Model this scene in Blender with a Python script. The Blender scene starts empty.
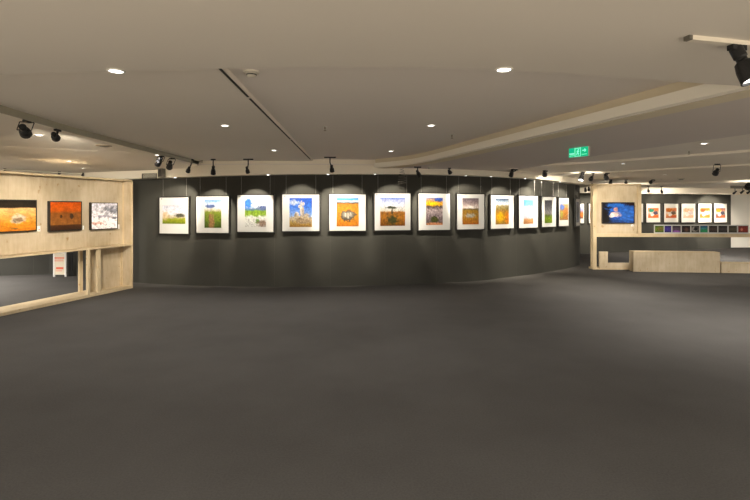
import bpy, bmesh, math, random
from mathutils import Vector, Matrix, Quaternion
random.seed(7)
C = bpy.context.scene.collection
S = bpy.context.scene
PI = math.pi

# ------------------------------------------------------------------ camera
CH, F, HZ = 1.75, 480.0, 207.0
cam_d = bpy.data.cameras.new('camera'); cam = bpy.data.objects.new('camera', cam_d); C.objects.link(cam)
cam.location = (0, 0, CH); cam.rotation_euler = (PI/2, 0, 0)
cam_d.sensor_width = 36; cam_d.lens = F/750*36
cam_d.shift_y = -(250-HZ)/750
cam_d.clip_end = 100
S.camera = cam

# ------------------------------------------------------------------ world, exposure
w = bpy.data.worlds.new('world'); S.world = w; w.use_nodes = True
bg = w.node_tree.nodes['Background']; bg.inputs[0].default_value = (1.0, .93, .82, 1); bg.inputs[1].default_value = 1.0
_nt = w.node_tree; _tc = _nt.nodes.new('ShaderNodeTexCoord'); _sp = _nt.nodes.new('ShaderNodeSeparateXYZ'); _cr = _nt.nodes.new('ShaderNodeMapRange')
_nt.links.new(_tc.outputs['Generated'], _sp.inputs[0]); _nt.links.new(_sp.outputs[2], _cr.inputs[0])
_cr.inputs[1].default_value = 0.0; _cr.inputs[2].default_value = .55; _cr.inputs[3].default_value = .5; _cr.inputs[4].default_value = 6.2   # brighter overhead, added fill bounced to the ceiling by the pale floor
_nt.links.new(_cr.outputs[0], bg.inputs[1])
S.view_settings.view_transform = 'Standard'; S.view_settings.look = 'None'
S.view_settings.exposure = 0.05; S.view_settings.gamma = 1.0; S.view_settings.use_curve_mapping = False
try: S.cycles.max_bounces = 6; S.cycles.diffuse_bounces = 4
except Exception: pass

SPOT_W = 150.0        # picture spots
DOWN_W = 170.0        # recessed downlights
WARM = (1.0, .90, .74)
DAYW = (1.0, .95, .88)

# ------------------------------------------------------------------ pixel helpers (the photograph's 750x500 frame)
def at(px, py, Y): return Vector(((px-375)/F*Y, Y, CH-(py-HZ)/F*Y))
def onz(px, py, z):
    Y = (CH-z)*F/(py-HZ); return Vector(((px-375)/F*Y, Y, z))
def zat(py, Y): return CH-(py-HZ)/F*Y

# ------------------------------------------------------------------ materials
def nodes(name):
    m = bpy.data.materials.new(name); m.use_nodes = True
    nt = m.node_tree; b = nt.nodes['Principled BSDF']
    return m, nt, b
def plain(name, col, rough=.6, metal=0, spec=.4, emit=None, es=0):
    m, nt, b = nodes(name)
    b.inputs['Base Color'].default_value = (*col, 1); b.inputs['Roughness'].default_value = rough
    b.inputs['Metallic'].default_value = metal; b.inputs['Specular IOR Level'].default_value = spec
    if emit: b.inputs['Emission Color'].default_value = (*emit, 1); b.inputs['Emission Strength'].default_value = es
    return m
def N(nt, typ, **kw):
    n = nt.nodes.new(typ)
    for k, v in kw.items(): setattr(n, k, v)
    return n
def math_(nt, op, a, b=None, clamp=False):
    n = N(nt, 'ShaderNodeMath', operation=op); n.use_clamp = clamp
    for i, x in enumerate((a, b)):
        if x is None: continue
        if isinstance(x, (int, float)): n.inputs[i].default_value = x
        else: nt.links.new(x, n.inputs[i])
    return n.outputs[0]
def noise(nt, vec, scale, detail=3, rough=.55):
    n = N(nt, 'ShaderNodeTexNoise'); n.inputs['Scale'].default_value = scale
    n.inputs['Detail'].default_value = detail; n.inputs['Roughness'].default_value = rough
    if vec is not None: nt.links.new(vec, n.inputs['Vector'])
    return n.outputs['Fac']
def mix(nt, fac, a, b, blend='MIX'):
    n = N(nt, 'ShaderNodeMix', data_type='RGBA', blend_type=blend)
    for s, x in ((n.inputs[0], fac), (n.inputs[6], a), (n.inputs[7], b)):
        if isinstance(x, (int, float)): s.default_value = x
        elif isinstance(x, tuple): s.default_value = (*x[:3], 1)
        else: nt.links.new(x, s)
    return n.outputs[2]
def ramp(nt, fac, stops, interp='LINEAR'):
    r = N(nt, 'ShaderNodeValToRGB'); e = r.color_ramp.elements; r.color_ramp.interpolation = interp
    e[0].position = stops[0][0]; e[0].color = (*stops[0][1], 1)
    e[1].position = stops[-1][0]; e[1].color = (*stops[-1][1], 1)
    for p, c in stops[1:-1]:
        k = e.new(p); k.color = (*c, 1)
    nt.links.new(fac, r.inputs[0]); return r.outputs[0]
def objco(nt, scale=(1, 1, 1)):
    t = N(nt, 'ShaderNodeTexCoord'); mp = N(nt, 'ShaderNodeMapping')
    nt.links.new(t.outputs['Object'], mp.inputs[0]); mp.inputs['Scale'].default_value = scale
    return mp.outputs[0]
def bump(nt, b, h, strength, dist=.01):
    n = N(nt, 'ShaderNodeBump'); n.inputs['Strength'].default_value = strength; n.inputs['Distance'].default_value = dist
    nt.links.new(h, n.inputs['Height']); nt.links.new(n.outputs[0], b.inputs['Normal'])

def mottled(name, c0, c1, scale, rough=.9, spec=.2, fine=None, bmp=None):
    m, nt, b = nodes(name); co = objco(nt)
    f = noise(nt, co, scale, 4)
    col = ramp(nt, f, [(.3, c0), (.7, c1)])
    if fine:
        g = noise(nt, co, fine[0], 2)
        g2 = math_(nt, 'MULTIPLY_ADD', g, fine[1]); g2.node.inputs[2].default_value = 1-fine[1]/2
        col = mix(nt, 1.0, col, g2, 'MULTIPLY')
        if bmp: bump(nt, b, g, bmp)
    nt.links.new(col, b.inputs['Base Color']); b.inputs['Roughness'].default_value = rough
    b.inputs['Specular IOR Level'].default_value = spec
    return m

DIM = .66     # printing ink on matt paper
M = {}
M['carpet'] = mottled('grey_carpet', (.063, .0595, .0555), (.073, .069, .0645), 1.3, 1.0, .05, fine=(70, .5), bmp=.2)
M['ceiling'] = mottled('ceiling_paint', (.76, .70, .62), (.79, .73, .65), .6, .85, .2)
M['ceiling_dark'] = mottled('ceiling_paint_grey', (.78, .72, .66), (.80, .74, .68), .6, .85, .2)
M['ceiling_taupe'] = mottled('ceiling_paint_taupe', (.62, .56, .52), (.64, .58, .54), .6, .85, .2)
M['ceiling_lit'] = mottled('ceiling_paint_lit', (.85, .78, .67), (.88, .81, .70), .6, .8, .2)  # lighter ceiling paint: brightness of the left and far right ceilings put into colour
M['ceiling_near'] = mottled('ceiling_paint_dimmed', (.67, .62, .55), (.69, .64, .57), .6, .85, .2)  # darker ceiling paint: offsets too much light on the near ceiling
M['fascia'] = mottled('cream_fascia_paint', (.86, .79, .66), (.88, .81, .68), .8, .7, .3)
M['white_wall'] = mottled('white_wall_paint', (.80, .77, .70), (.83, .80, .73), 1, .8, .2)
M['black'] = plain('black_powder_coat', (.012, .012, .013), .45)
M['black_frame'] = plain('black_frame_lacquer', (.014, .013, .012), .4)
M['mat'] = plain('white_mount_board', (.52, .515, .50), .8, spec=.2)
M['mat_far'] = plain('ivory_mount_board', (.54, .52, .48), .8, spec=.2)
M['card'] = plain('white_card', (.85, .84, .82), .7)
M['ink'] = plain('dark_ink', (.09, .09, .10), .7)
M['ink_red'] = plain('red_ink', (.75, .16, .09), .7)
M['steel_wire'] = plain('steel_wire', (.42, .41, .38), .35, .8)
M['track_white'] = plain('cream_track', (.72, .66, .56), .5)
M['dark_slot'] = plain('dark_slot', (.03, .028, .024), .7)
M['grille'] = plain('grey_grille', (.12, .11, .09), .6)
M['plastic'] = plain('ivory_plastic', (.62, .58, .49), .5)
M['brass'] = plain('aged_diffuser', (.28, .22, .14), .5, .3)
M['lens'] = plain('lit_lens', (.9, .9, .9), .3, emit=(1, .97, .92), es=9)
M['lens_soft'] = plain('lens_glass', (.12, .12, .12), .15)
M['trimring'] = plain('white_ring', (.75, .72, .66), .5)
M['paper'] = plain('cream_paper', (.74, .66, .52), .8)

def plywood(name, c0, c1, c2):
    m, nt, b = nodes(name)
    co = objco(nt, (1, 1, .16)); co2 = objco(nt)
    g = noise(nt, co, 17, 5, .6); k = noise(nt, co2, 2.2, 3)
    s = math_(nt, 'ADD', math_(nt, 'MULTIPLY', g, .45), math_(nt, 'MULTIPLY', k, .6))
    col = ramp(nt, s, [(.36, c0), (.52, c1), (.70, c2)])
    v = noise(nt, objco(nt, (1, 1, .8)), 9, 2)
    kn = ramp(nt, v, [(.68, (1, 1, 1)), (.75, (.74, .60, .42))])
    col = mix(nt, 1.0, col, kn, 'MULTIPLY')
    nt.links.new(col, b.inputs['Base Color']); b.inputs['Roughness'].default_value = .65
    b.inputs['Specular IOR Level'].default_value = .25
    bump(nt, b, g, .1)
    return m
M['plywood'] = plywood('birch_plywood', (.41, .325, .21), (.49, .40, .275), (.57, .475, .35))
M['timber'] = plywood('pine_batten', (.47, .36, .215), (.54, .43, .275), (.60, .49, .325))

def panel_wall(name, c0, c1):
    # dark painted boards: seams every 1.22 m along the wall
    m, nt, b = nodes(name)
    uv = N(nt, 'ShaderNodeUVMap'); sp = N(nt, 'ShaderNodeSeparateXYZ'); nt.links.new(uv.outputs[0], sp.inputs[0])
    f = noise(nt, objco(nt), 1.6, 4)
    col = ramp(nt, f, [(.3, c0), (.7, c1)])
    fr = math_(nt, 'FRACT', math_(nt, 'DIVIDE', sp.outputs[0], 1.22))
    seam = math_(nt, 'LESS_THAN', fr, .006)
    col = mix(nt, math_(nt, 'MULTIPLY', seam, .12), col, (.22, .20, .17))
    nt.links.new(col, b.inputs['Base Color']); b.inputs['Roughness'].default_value = .75
    b.inputs['Specular IOR Level'].default_value = .25
    return m
M['dark_wall'] = panel_wall('charcoal_wall_paint', (.042, .041, .034), (.049, .0475, .040))

def photo(name, stops, warp=(6, .12), tex=(30, .5), blobs=(), dim=None):
    """a printed colour photograph: bands up the sheet, broken by noise, with soft patches of colour"""
    m, nt, b = nodes(name)
    uv = N(nt, 'ShaderNodeUVMap'); vec = uv.outputs[0]
    sp = N(nt, 'ShaderNodeSeparateXYZ'); nt.links.new(vec, sp.inputs[0]); u, v = sp.outputs[0], sp.outputs[1]
    n1 = noise(nt, vec, warp[0], 6, .65)
    vv = math_(nt, 'ADD', v, math_(nt, 'MULTIPLY', math_(nt, 'SUBTRACT', n1, .5), warp[1]*1.6))
    col = ramp(nt, vv, stops)
    for (cx, cy, rx, ry, c, soft) in blobs:
        du = math_(nt, 'DIVIDE', math_(nt, 'SUBTRACT', u, cx), rx); dv = math_(nt, 'DIVIDE', math_(nt, 'SUBTRACT', v, cy), ry)
        d = math_(nt, 'SQRT', math_(nt, 'ADD', math_(nt, 'MULTIPLY', du, du), math_(nt, 'MULTIPLY', dv, dv)))
        n2 = noise(nt, vec, 8, 6, .7)
        d = math_(nt, 'ADD', d, math_(nt, 'MULTIPLY', math_(nt, 'SUBTRACT', n2, .5), 3.2*soft+1.0))
        k = math_(nt, 'DIVIDE', math_(nt, 'SUBTRACT', 1+soft*.5, d), soft+.02, True)
        col = mix(nt, k, col, c)
    big = noise(nt, vec, warp[0]*1.7, 6, .7)
    bv = math_(nt, 'ADD', math_(nt, 'MULTIPLY', math_(nt, 'SUBTRACT', big, .5), 1.6), 1.0)
    col = mix(nt, 1.0, col, bv, 'MULTIPLY')
    t = noise(nt, vec, tex[0]*.7, 6, .75)
    tv = math_(nt, 'ADD', math_(nt, 'MULTIPLY', math_(nt, 'SUBTRACT', t, .5), tex[1]*4.5), 1.0)
    col = mix(nt, 1.0, col, tv, 'MULTIPLY')
    gm = N(nt, 'ShaderNodeGamma'); gm.inputs[1].default_value = 1.3; nt.links.new(col, gm.inputs[0]); col = mix(nt, 1.0, gm.outputs[0], (dim or DIM,)*3, 'MULTIPLY')
    nt.links.new(col, b.inputs['Base Color']); b.inputs['Roughness'].default_value = .5
    b.inputs['Specular IOR Level'].default_value = .25
    return m

# ------------------------------------------------------------------ mesh helpers
def link(name, me, mat, parent=None, loc=(0, 0, 0), rot=None):
    o = bpy.data.objects.new(name, me); C.objects.link(o)
    if mat is not None and not me.materials: me.materials.append(mat)
    if parent: o.parent = parent
    o.location = loc
    if rot is not None: o.rotation_euler = rot
    return o
def to_mesh(name, bm, smooth=False):
    bmesh.ops.recalc_face_normals(bm, faces=bm.faces)
    me = bpy.data.meshes.new(name); bm.to_mesh(me); bm.free()
    if smooth:
        for p in me.polygons: p.use_smooth = True
    return me
def bbox(bm, x0, y0, z0, x1, y1, z1):
    vs = [bm.verts.new(p) for p in ((x0,y0,z0),(x1,y0,z0),(x1,y1,z0),(x0,y1,z0),(x0,y0,z1),(x1,y0,z1),(x1,y1,z1),(x0,y1,z1))]
    for f in ((3,2,1,0),(4,5,6,7),(0,1,5,4),(1,2,6,5),(2,3,7,6),(3,0,4,7)): bm.faces.new([vs[i] for i in f])
    return vs
def box(name, mat, parent, x0, y0, z0, x1, y1, z1, bev=0):
    bm = bmesh.new(); bbox(bm, x0, y0, z0, x1, y1, z1)
    if bev: bmesh.ops.bevel(bm, geom=list(bm.edges), offset=bev, segments=2, affect='EDGES')
    return link(name, to_mesh(name, bm), mat, parent)
def lathe(bm, prof, n=24, mat=Matrix()):
    rings = []
    for r, z in prof:
        if r < 1e-6: rings.append([bm.verts.new(mat @ Vector((0, 0, z)))])
        else: rings.append([bm.verts.new(mat @ Vector((r*math.cos(2*PI*i/n), r*math.sin(2*PI*i/n), z))) for i in range(n)])
    for a, b in zip(rings, rings[1:]):
        for i in range(n):
            j = (i+1) % n
            if len(a) == 1 and len(b) == 1: continue
            if len(a) == 1: bm.faces.new((a[0], b[i], b[j]))
            elif len(b) == 1: bm.faces.new((a[i], a[j], b[0]))
            else: bm.faces.new((a[i], a[j], b[j], b[i]))
CEIL = []
def prism(name, pts, z0, z1, mat):
    if name.startswith('ceiling'): CEIL.append((pts, z0))
    bm = bmesh.new()
    lo = [bm.verts.new((x, y, z0)) for x, y in pts]; hi = [bm.verts.new((x, y, z1)) for x, y in pts]
    bm.faces.new(lo[::-1]); bm.faces.new(hi)
    for i in range(len(pts)):
        j = (i+1) % len(pts); bm.faces.new((lo[i], lo[j], hi[j], hi[i]))
    return link(name, to_mesh(name, bm), mat)
def tube(bm, p0, p1, r, n=8):
    p0, p1 = Vector(p0), Vector(p1); d = p1-p0
    q = d.to_track_quat('Z', 'Y').to_matrix().to_4x4(); q.translation = p0
    lathe(bm, [(0, 0), (r, 0), (r, d.length), (0, d.length)], n, q)
def struct(o): o['kind'] = 'structure'; return o
def empty(name, label, cat, loc, rz=0, group=None):
    o = bpy.data.objects.new(name, None); C.objects.link(o); o.empty_display_size = .1
    o.location = loc; o.rotation_euler = (0, 0, rz); o['label'] = label; o['category'] = cat
    if group: o['group'] = group
    return o
def tag(o, label, cat, group=None):
    o['label'] = label; o['category'] = cat
    if group: o['group'] = group
    return o

def ceil_z(x, y):
    zz = 9
    for pts, z in CEIL:
        c = False
        for (x0, y0), (x1, y1) in zip(pts, pts[1:]+pts[:1]):
            if (y0 > y) != (y1 > y) and x < (x1-x0)*(y-y0)/(y1-y0)+x0: c = not c
        if c: zz = min(zz, z)
    if x < -3.8 and y > slope_y(x): zz = min(zz, slope_z(x, y))
    return zz if zz < 9 else 2.6
def onceil(px, py, z=2.6):
    if px < 170 and py > 156:
        for k in range(110): 
            z_ = 2.669-k*.001; p = onz(px, py, z_)
            if p.x < -3.8 and abs(ceil_z(p.x, p.y)-z_) < .0008: return p
    for z in (z, 2.60, 2.67, 2.735, 2.775, 2.64, 2.565, 2.57, 2.50):
        p = onz(px, py, z)
        if abs(ceil_z(p.x, p.y)-z) < .003: return p
    return onz(px, py, z)
# plan curves
def catmull(P, n=14):
    P = [Vector(p) for p in P]; out = []
    for i in range(len(P)-1):
        a = P[i-1] if i else P[0]*2-P[1]; b, c = P[i], P[i+1]; d = P[i+2] if i+2 < len(P) else P[-1]*2-P[-2]
        for k in range(n):
            t = k/n
            out.append(.5*((2*b)+(c-a)*t+(2*a-5*b+4*c-d)*t*t+(3*b-a-3*c+d)*t**3))
    out.append(P[-1]); return out
def offset(P, d):
    out = []
    for i, p in enumerate(P):
        t = (P[min(i+1, len(P)-1)]-P[max(i-1, 0)]).normalized()
        out.append(p+Vector((t.y, -t.x))*d)       # +d: towards the camera when the curve runs left to right
    return out
def hit(P, px):
    s = (px-375)/F
    for a, b in zip(P, P[1:]):
        ga, gb = a.x-s*a.y, b.x-s*b.y
        if ga <= 0 < gb or gb <= 0 < ga:
            t = ga/(ga-gb); return a.lerp(b, t)
    raise ValueError(px)
def ribbon(name, A, B, z0, z1, mat):
    """solid between plan curves A (front) and B (back); z0/z1 numbers or functions of the index"""
    f0 = z0 if callable(z0) else (lambda i: z0); f1 = z1 if callable(z1) else (lambda i: z1)
    bm = bmesh.new(); uv = bm.loops.layers.uv.new('UVMap'); rows = []; s = 0
    for i, (a, b) in enumerate(zip(A, B)):
        if i: s += (A[i]-A[i-1]).length
        rows.append([(bm.verts.new((a.x, a.y, f0(i)))), (bm.verts.new((a.x, a.y, f1(i)))), (bm.verts.new((b.x, b.y, f1(i)))), (bm.verts.new((b.x, b.y, f0(i)))), s])
    def face(vs, us):
        f = bm.faces.new(vs)
        for l, u_ in zip(f.loops, us): l[uv].uv = (u_, l.vert.co.z)
    for r, q in zip(rows, rows[1:]):
        for k in range(4):
            j = (k+1) % 4; face((r[k], q[k], q[j], r[j]), (r[4], q[4], q[4], r[4]))
    face([rows[0][k] for k in range(4)], [0]*4); face([rows[-1][k] for k in (3, 2, 1, 0)], [s]*4)
    return link(name, to_mesh(name, bm), mat)

# ------------------------------------------------------------------ setting: floor and walls
bm = bmesh.new(); bbox(bm, -16, -.7, -.1, 24, 26, 0)
struct(link('floor', to_mesh('floor', bm), M['carpet']))
M['bounce'] = mottled('pale_bounce_floor', (.60, .55, .48), (.66, .61, .54), 1, .6, .3)
bm = bmesh.new(); bbox(bm, -16, -12, -.1, 24, -.7, 0)
struct(link('floor', to_mesh('floor', bm), M['bounce']))  # unseen pale floor added behind the camera to bounce light onto the ceiling

WP = [(-7.85, 12.44), (-7.12, 11.83), (-5.55, 11.10), (-3.53, 10.59), (-1.65, 10.54), (.337, 10.77), (1.50, 11.05), (2.5, 11.43), (4.02, 12.44), (5.14, 13.36), (5.98, 14.25), (6.42, 15.05), (6.66, 15.9), (6.66, 16.8), (6.4, 17.8)]
WC = catmull(WP)
struct(ribbon('wall_center', WC, offset(WC, -.16), 0, 2.62, M['dark_wall']))
LW = [Vector(p) for p in ((-12.4, 11.6), (-9.54, 12.2), (-8.49, 12.50), (-7.86, 12.50))]
struct(ribbon('wall_left', LW, offset(LW, -.16), 0, 2.62, M['dark_wall']))
FW = [Vector(p) for p in ((6.3, 17.85), (7.71, 18.06), (9.1, 18.46), (10.4, 18.88), (12.3, 19.42), (15.2, 20.5))]
FW = catmull(FW, 6)
struct(ribbon('wall_back', FW, offset(FW, -.2), 0, 2.62, M['dark_wall']))
RW = [Vector(p) for p in ((15.35, 20.75), (16.4, 20.75), (21, 20.35))]
struct(ribbon('wall_right', RW, offset(RW, -.2), 0, 2.62, M['white_wall']))
Dk = [Vector(p) for p in ((15.19, 20.50), (15.24, 20.62), (15.42, 20.95))]
struct(ribbon('trim_1', Dk, offset(Dk, -.1), 0, 2.62, M['dark_wall']))

# ------------------------------------------------------------------ setting: ceiling planes and their drops
TOP = 3.0
struct(prism('ceiling', [(-5.2, -.6), (3.8, -.6), (21, 20), (21, 24), (-12.5, 24), (-12.5, 9)], 2.775, TOP, M['ceiling_dark']))
struct(prism('ceiling.001', [(-4.2, 2.2), (-1.03, 2.2), (-1.084, 3.4), (-1.307, 9.65), (-1.36, 11), (-4.2, 11.5)], 2.735, TOP-.01, M['ceiling']))
struct(prism('ceiling.002', [(-7.1, 2.0), (-3.45, 2.0), (-3.60, 4.3), (-3.74, 6), (-3.76, 8), (-3.80, 10.0), (-3.80, 13), (-12.4, 13), (-12.4, 9)], 2.67, TOP-.02, M['ceiling_lit']))
NC = [(-8.2, 6.45), (-7.2, 6.6), (-5.7, 7.16), (-4.95, 7.62), (-4.2, 8.03), (-3.82, 8.9), (-3.80, 9.6)]
def slope_y(x):
    for (x0, y0), (x1, y1) in zip(NC, NC[1:]):
        if x0 <= x <= x1: return y0+(y1-y0)*(x-x0)/(x1-x0)
    return 6.45 if x < -8.2 else 99
def slope_z(x, y): return 2.669-.034*max(0, min(3.2, y-slope_y(x)))
bm = bmesh.new(); nc = [(-12.3, 8.9), (-10, 7.0)] + NC; rows = []
for k in range(5):
    dy = (0, .8, 1.6, 3.2, 7)[k]; rows.append([bm.verts.new((x, y+dy, 2.669-.034*min(3.2, dy))) for x, y in nc])
for q0_, q1_ in zip(rows, rows[1:]):
    for i in range(len(nc)-1): bm.faces.new((q0_[i], q0_[i+1], q1_[i+1], q1_[i]))
ext = bmesh.ops.extrude_face_region(bm, geom=list(bm.faces))
for v in [g for g in ext['geom'] if isinstance(g, bmesh.types.BMVert)]: v.co.z = TOP-.025
me_ = to_mesh('ceiling', bm, False); struct(link('ceiling.009', me_, M['ceiling_lit']))
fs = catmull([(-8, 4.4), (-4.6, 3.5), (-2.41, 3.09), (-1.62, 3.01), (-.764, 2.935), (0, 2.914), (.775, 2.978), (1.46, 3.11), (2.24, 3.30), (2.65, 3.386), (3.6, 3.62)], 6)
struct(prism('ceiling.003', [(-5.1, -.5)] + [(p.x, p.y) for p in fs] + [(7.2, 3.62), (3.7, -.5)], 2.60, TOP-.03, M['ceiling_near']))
bl = lambda Y, o=0: (2.25-.303*(Y-4.8)+o, Y)          # the long diagonal edge of the right-hand drop
BLC = catmull([bl(2.9), bl(5), bl(7), bl(8.7), (.66, 9.62), (.03, 10.32)], 5)
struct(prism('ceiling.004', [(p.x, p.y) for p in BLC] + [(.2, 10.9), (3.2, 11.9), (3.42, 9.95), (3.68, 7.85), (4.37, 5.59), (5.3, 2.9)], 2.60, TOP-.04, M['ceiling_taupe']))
struct(prism('ceiling.005', [(5.25, 2.8), (4.37, 5.5), (3.6, 7.85), (3.3, 9.95), (3.0, 12), (6, 23.9), (20.9, 23.9), (20.9, 20), (6.6, 2.8)], 2.64, TOP-.05, M['ceiling']))
Bc = [(3.0, 11.6), (3.42, 9.95), (4.35, 9.27), (5.8, 7.42), (7.6, 5.4)]
struct(prism('ceiling.006', Bc + [(8.7, 5.4), (20.8, 20), (20.8, 23.8), (6, 23.8), (3.0, 14)], 2.60, TOP-.06, M['ceiling_lit']))
Cc = [(2.79, 11.62), (4.2, 11.9), (5.46, 11.5), (7.33, 9.38), (9.2, 7.4)]
struct(prism('ceiling.007', Cc + [(10.3, 7.4), (20.7, 20), (20.7, 23.7), (6, 23.7), (3.0, 14)], 2.565, TOP-.07, M['ceiling_lit']))
Dc = [(6.0, 18.0), (6.9, 16.9), (8.95, 16.2), (11.2, 14.4), (13.3, 11.6)]
struct(prism('ceiling.008', Dc + [(13.7, 11.6), (20.6, 20), (20.6, 23.6), (6, 23.6)], 2.50, TOP-.08, M['ceiling_lit']))
# bulkheads over the picture walls
N_ = len(WC)
def zb(i):
    x = 375+F*WC[i].x/WC[i].y
    t = [(0, 2.36), (150, 2.40), (215, 2.43), (285, 2.465), (330, 2.475), (375, 2.485), (430, 2.49), (490, 2.485), (530, 2.475), (560, 2.43), (600, 2.40), (900, 2.40)]
    for (a, p), (b, q) in zip(t, t[1:]):
        if a <= x <= b: return p+(q-p)*(x-a)/(b-a)
    return 2.40
BF = offset(WC, .28)
struct(ribbon('trim_2', BF, offset(WC, .012), lambda i: zb(i)-.012, TOP-.1, M['fascia']))
k0 = [i for i, p in enumerate(WC) if -3.9 < p.x < .35]
struct(ribbon('trim_3', [BF[i]+Vector((0, -.03)) for i in k0], [BF[i]+Vector((0, .004)) for i in k0], 2.655, 2.672, M['ceiling_dark']))
LB = offset(LW, .28)
struct(ribbon('trim_4', LB, offset(LW, .01), 2.36, TOP-.1, M['fascia']))
FB = offset(FW, .5)
struct(ribbon('trim_5', FB, offset(FW, .01), lambda i: 2.27, TOP-.1, M['fascia']))
RB = offset(RW, .5)
struct(ribbon('trim_6', RB, offset(RW, .01), 2.27, TOP-.1, M['fascia']))
# cream beam face along the diagonal drop, with its stepped lower band and underside board
def strip(name, o0, o1, z0, z1, mat):
    return struct(ribbon(name, offset(BLC, -o0), offset(BLC, -o1), z0, z1, mat))
le = [Vector(p) for p in ((-3.45, 2.0), (-3.60, 4.3), (-3.74, 6), (-3.76, 8), (-3.80, 10.0))]
M['olive'] = plain('olive_grey_paint', (.40, .375, .29), .7)
struct(ribbon('trim_11', offset(le, .012), offset(le, -.002), 2.662, 2.7345, M['olive']))
M['beam_lit'] = plain('beam_paint_lit', (.92, .87, .76), .7)  # lighter copy: the brightly lit lower beam face put into colour
M['beam_shaded'] = plain('beam_paint_shaded', (.70, .62, .46), .7)  # darker copy: shade of the upper beam face painted in, underside board too
strip('trim_7', .03, -.02, 2.598, 2.79, M['beam_shaded'])
strip('trim_8', .075, -.024, 2.594, 2.69, M['beam_lit'])
strip('trim_9', -.03, -.25, 2.588, 2.61, M['beam_shaded'])
strip('trim_10', -.0245, -.0295, 2.594, 2.604, M['brass'])

# ------------------------------------------------------------------ ceiling fittings
def group_mesh(cache, key, fn):
    if key not in cache: cache[key] = fn()
    return cache[key]
MC = {}
def downlight(px, py, z, label, watt=DOWN_W, r=.055, lit=True, ang=120, light=True):
    p = onceil(px, py, z); z = p.z
    root = empty('downlight', label, 'ceiling light', (p.x, p.y, z), group='recessed ceiling downlights')
    def ring():
        bm = bmesh.new(); lathe(bm, [(r*.86, -.002), (r*.92, -.008), (r*1.15, -.008), (r*1.2, .002), (r*.86, .004), (r*.86, -.002)]); return to_mesh('trim_ring', bm, True)
    def disc():
        bm = bmesh.new(); lathe(bm, [(0, -.004), (r*.88, -.003), (r*.88, .002), (0, .002)]); return to_mesh('lamp_disc', bm)
    link('trim_ring', group_mesh(MC, ('r', r), ring), M['trimring'], root)
    link('lamp_disc', group_mesh(MC, ('d', r), disc), M['lens'], root)
    if light:
        L = bpy.data.lights.new('downlight_beam', 'SPOT'); L.energy = watt; L.color = DAYW; L.spot_size = math.radians(ang); L.spot_blend = .9; L.shadow_soft_size = .05
        o = bpy.data.objects.new('downlight_beam', L); C.objects.link(o); o.parent = root; o.location = (0, 0, -.015)
    return root

ZF, ZL, ZC, ZR = 2.60, 2.67, 2.735, 2.775
for px, py, z, lab in [
    (116, 70.6, ZF, 'recessed downlight at the edge of the near ceiling, on its left half'),
    (504, 69.2, ZF, 'recessed downlight at the edge of the near ceiling, on its right half'),
    (225, 125.3, ZC, 'larger lit downlight left of the dark ceiling slot'),
    (274, 150.2, ZC, 'smaller lit downlight left of the far end of the dark ceiling slot'),
    (391, 151.0, ZR, 'lit downlight near the corner where the cream beam meets the curved wall'),
    (431, 125.2, ZR, 'lit downlight halfway between the near ceiling edge and the cream beam'),
    (39, 134.8, ZL, 'lit downlight between the two black spotlights at upper left'),
    (69, 161.0, 2.57, 'lit downlight just above the left plywood partition'),
    (83, 168.2, 2.57, 'faint small downlight above the right end of the left plywood partition'),
    (157, 154.8, ZL, 'lit downlight beside the pair of black spotlights left of the curved wall'),
    (704, 143.3, 2.64, 'dim downlight in the ceiling band right of the exit sign'),
    (623, 163.6, 2.60, 'lit downlight above the right plywood partition'),
    (665, 174.5, 2.565, 'lit downlight on the far right ceiling, farther right of the upper two'),
    (660, 179.6, 2.565, 'lit downlight on the far right ceiling, just below another lit one'),
    (718, 183.0, 2.50, 'small lit downlight above the gap before the last abstract print'),
    (726, 187.5, 2.50, 'tiny lit downlight above the corner of the far dark wall'),
    (652, 185.4, 2.50, 'lit downlight below the looped bracket right of the plywood panel')]:
    downlight(px, py, z, lab, r=.047 if py < 182 else .06, watt=DOWN_W*(.3 if py < 75 else 2.6 if px in (623, 704) else 1), ang=95 if 148 < py < 152 else 120)
# added downlights, none seen there: brighten floor behind left partition and in right-hand hall
for x, y, lab in [(-8.6, 8.6, 'added unseen downlight over the floor behind the left plywood partition'), (-9.6, 10.6, 'added unseen downlight deep behind the left plywood partition'),
                  (7.4, 6.4, 'added unseen downlight over the right-hand hall, outside the right picture edge'), (11.5, 16.3, 'added downlight before the far dark wall'), (12.2, 11.8, 'added unseen downlight outside the right picture edge, far back')]:
    p = Vector((x, y, ceil_z(x, y))); downlight(375+F*x/y, HZ-(p.z-CH)*F/y, p.z, lab, watt=DOWN_W*(7 if x < 0 else 4))

# little fittings in the soffit right in front of the curved wall
SO = offset(WC, .19)
for px, lab in [(175, 'tiny soffit light above the leftmost framed print'), (268, 'tiny soffit light above the print of white clouds and green field'),
                (328, 'tiny soffit light above the print of dry bush on orange sand'), (375, 'tiny soffit light at the corner under the cream beam'),
                (466, 'tiny soffit light above the print with a dark cloudy sky and orange meadow'), (491, 'tiny soffit light where the curved wall starts to bend back'),
                (525, 'bright tiny soffit light above the print of blue sky and pink cloud'), (560, 'tiny soffit light above the square print near the right end of the curved wall')]:
    p = hit(SO, px); i = min(range(N_), key=lambda k: (WC[k]-p).length)
    root = empty('soffit_light', lab, 'ceiling light', (p.x, p.y, zb(i)-.012), group='tiny lights in the bulkhead underside')
    def disc():
        bm = bmesh.new(); lathe(bm, [(0, -.008), (.022, -.007), (.024, -.003), (.024, .002), (0, .002)]); return to_mesh('lamp_disc', bm)
    def ring():
        bm = bmesh.new(); lathe(bm, [(.024, -.003), (.036, -.005), (.04, .001), (.024, .002)]); return to_mesh('trim_ring', bm, True)
    link('lamp_disc', group_mesh(MC, 'sd', disc), M['lens'], root); link('trim_ring', group_mesh(MC, 'sr', ring), M['trimring'], root)

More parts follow.
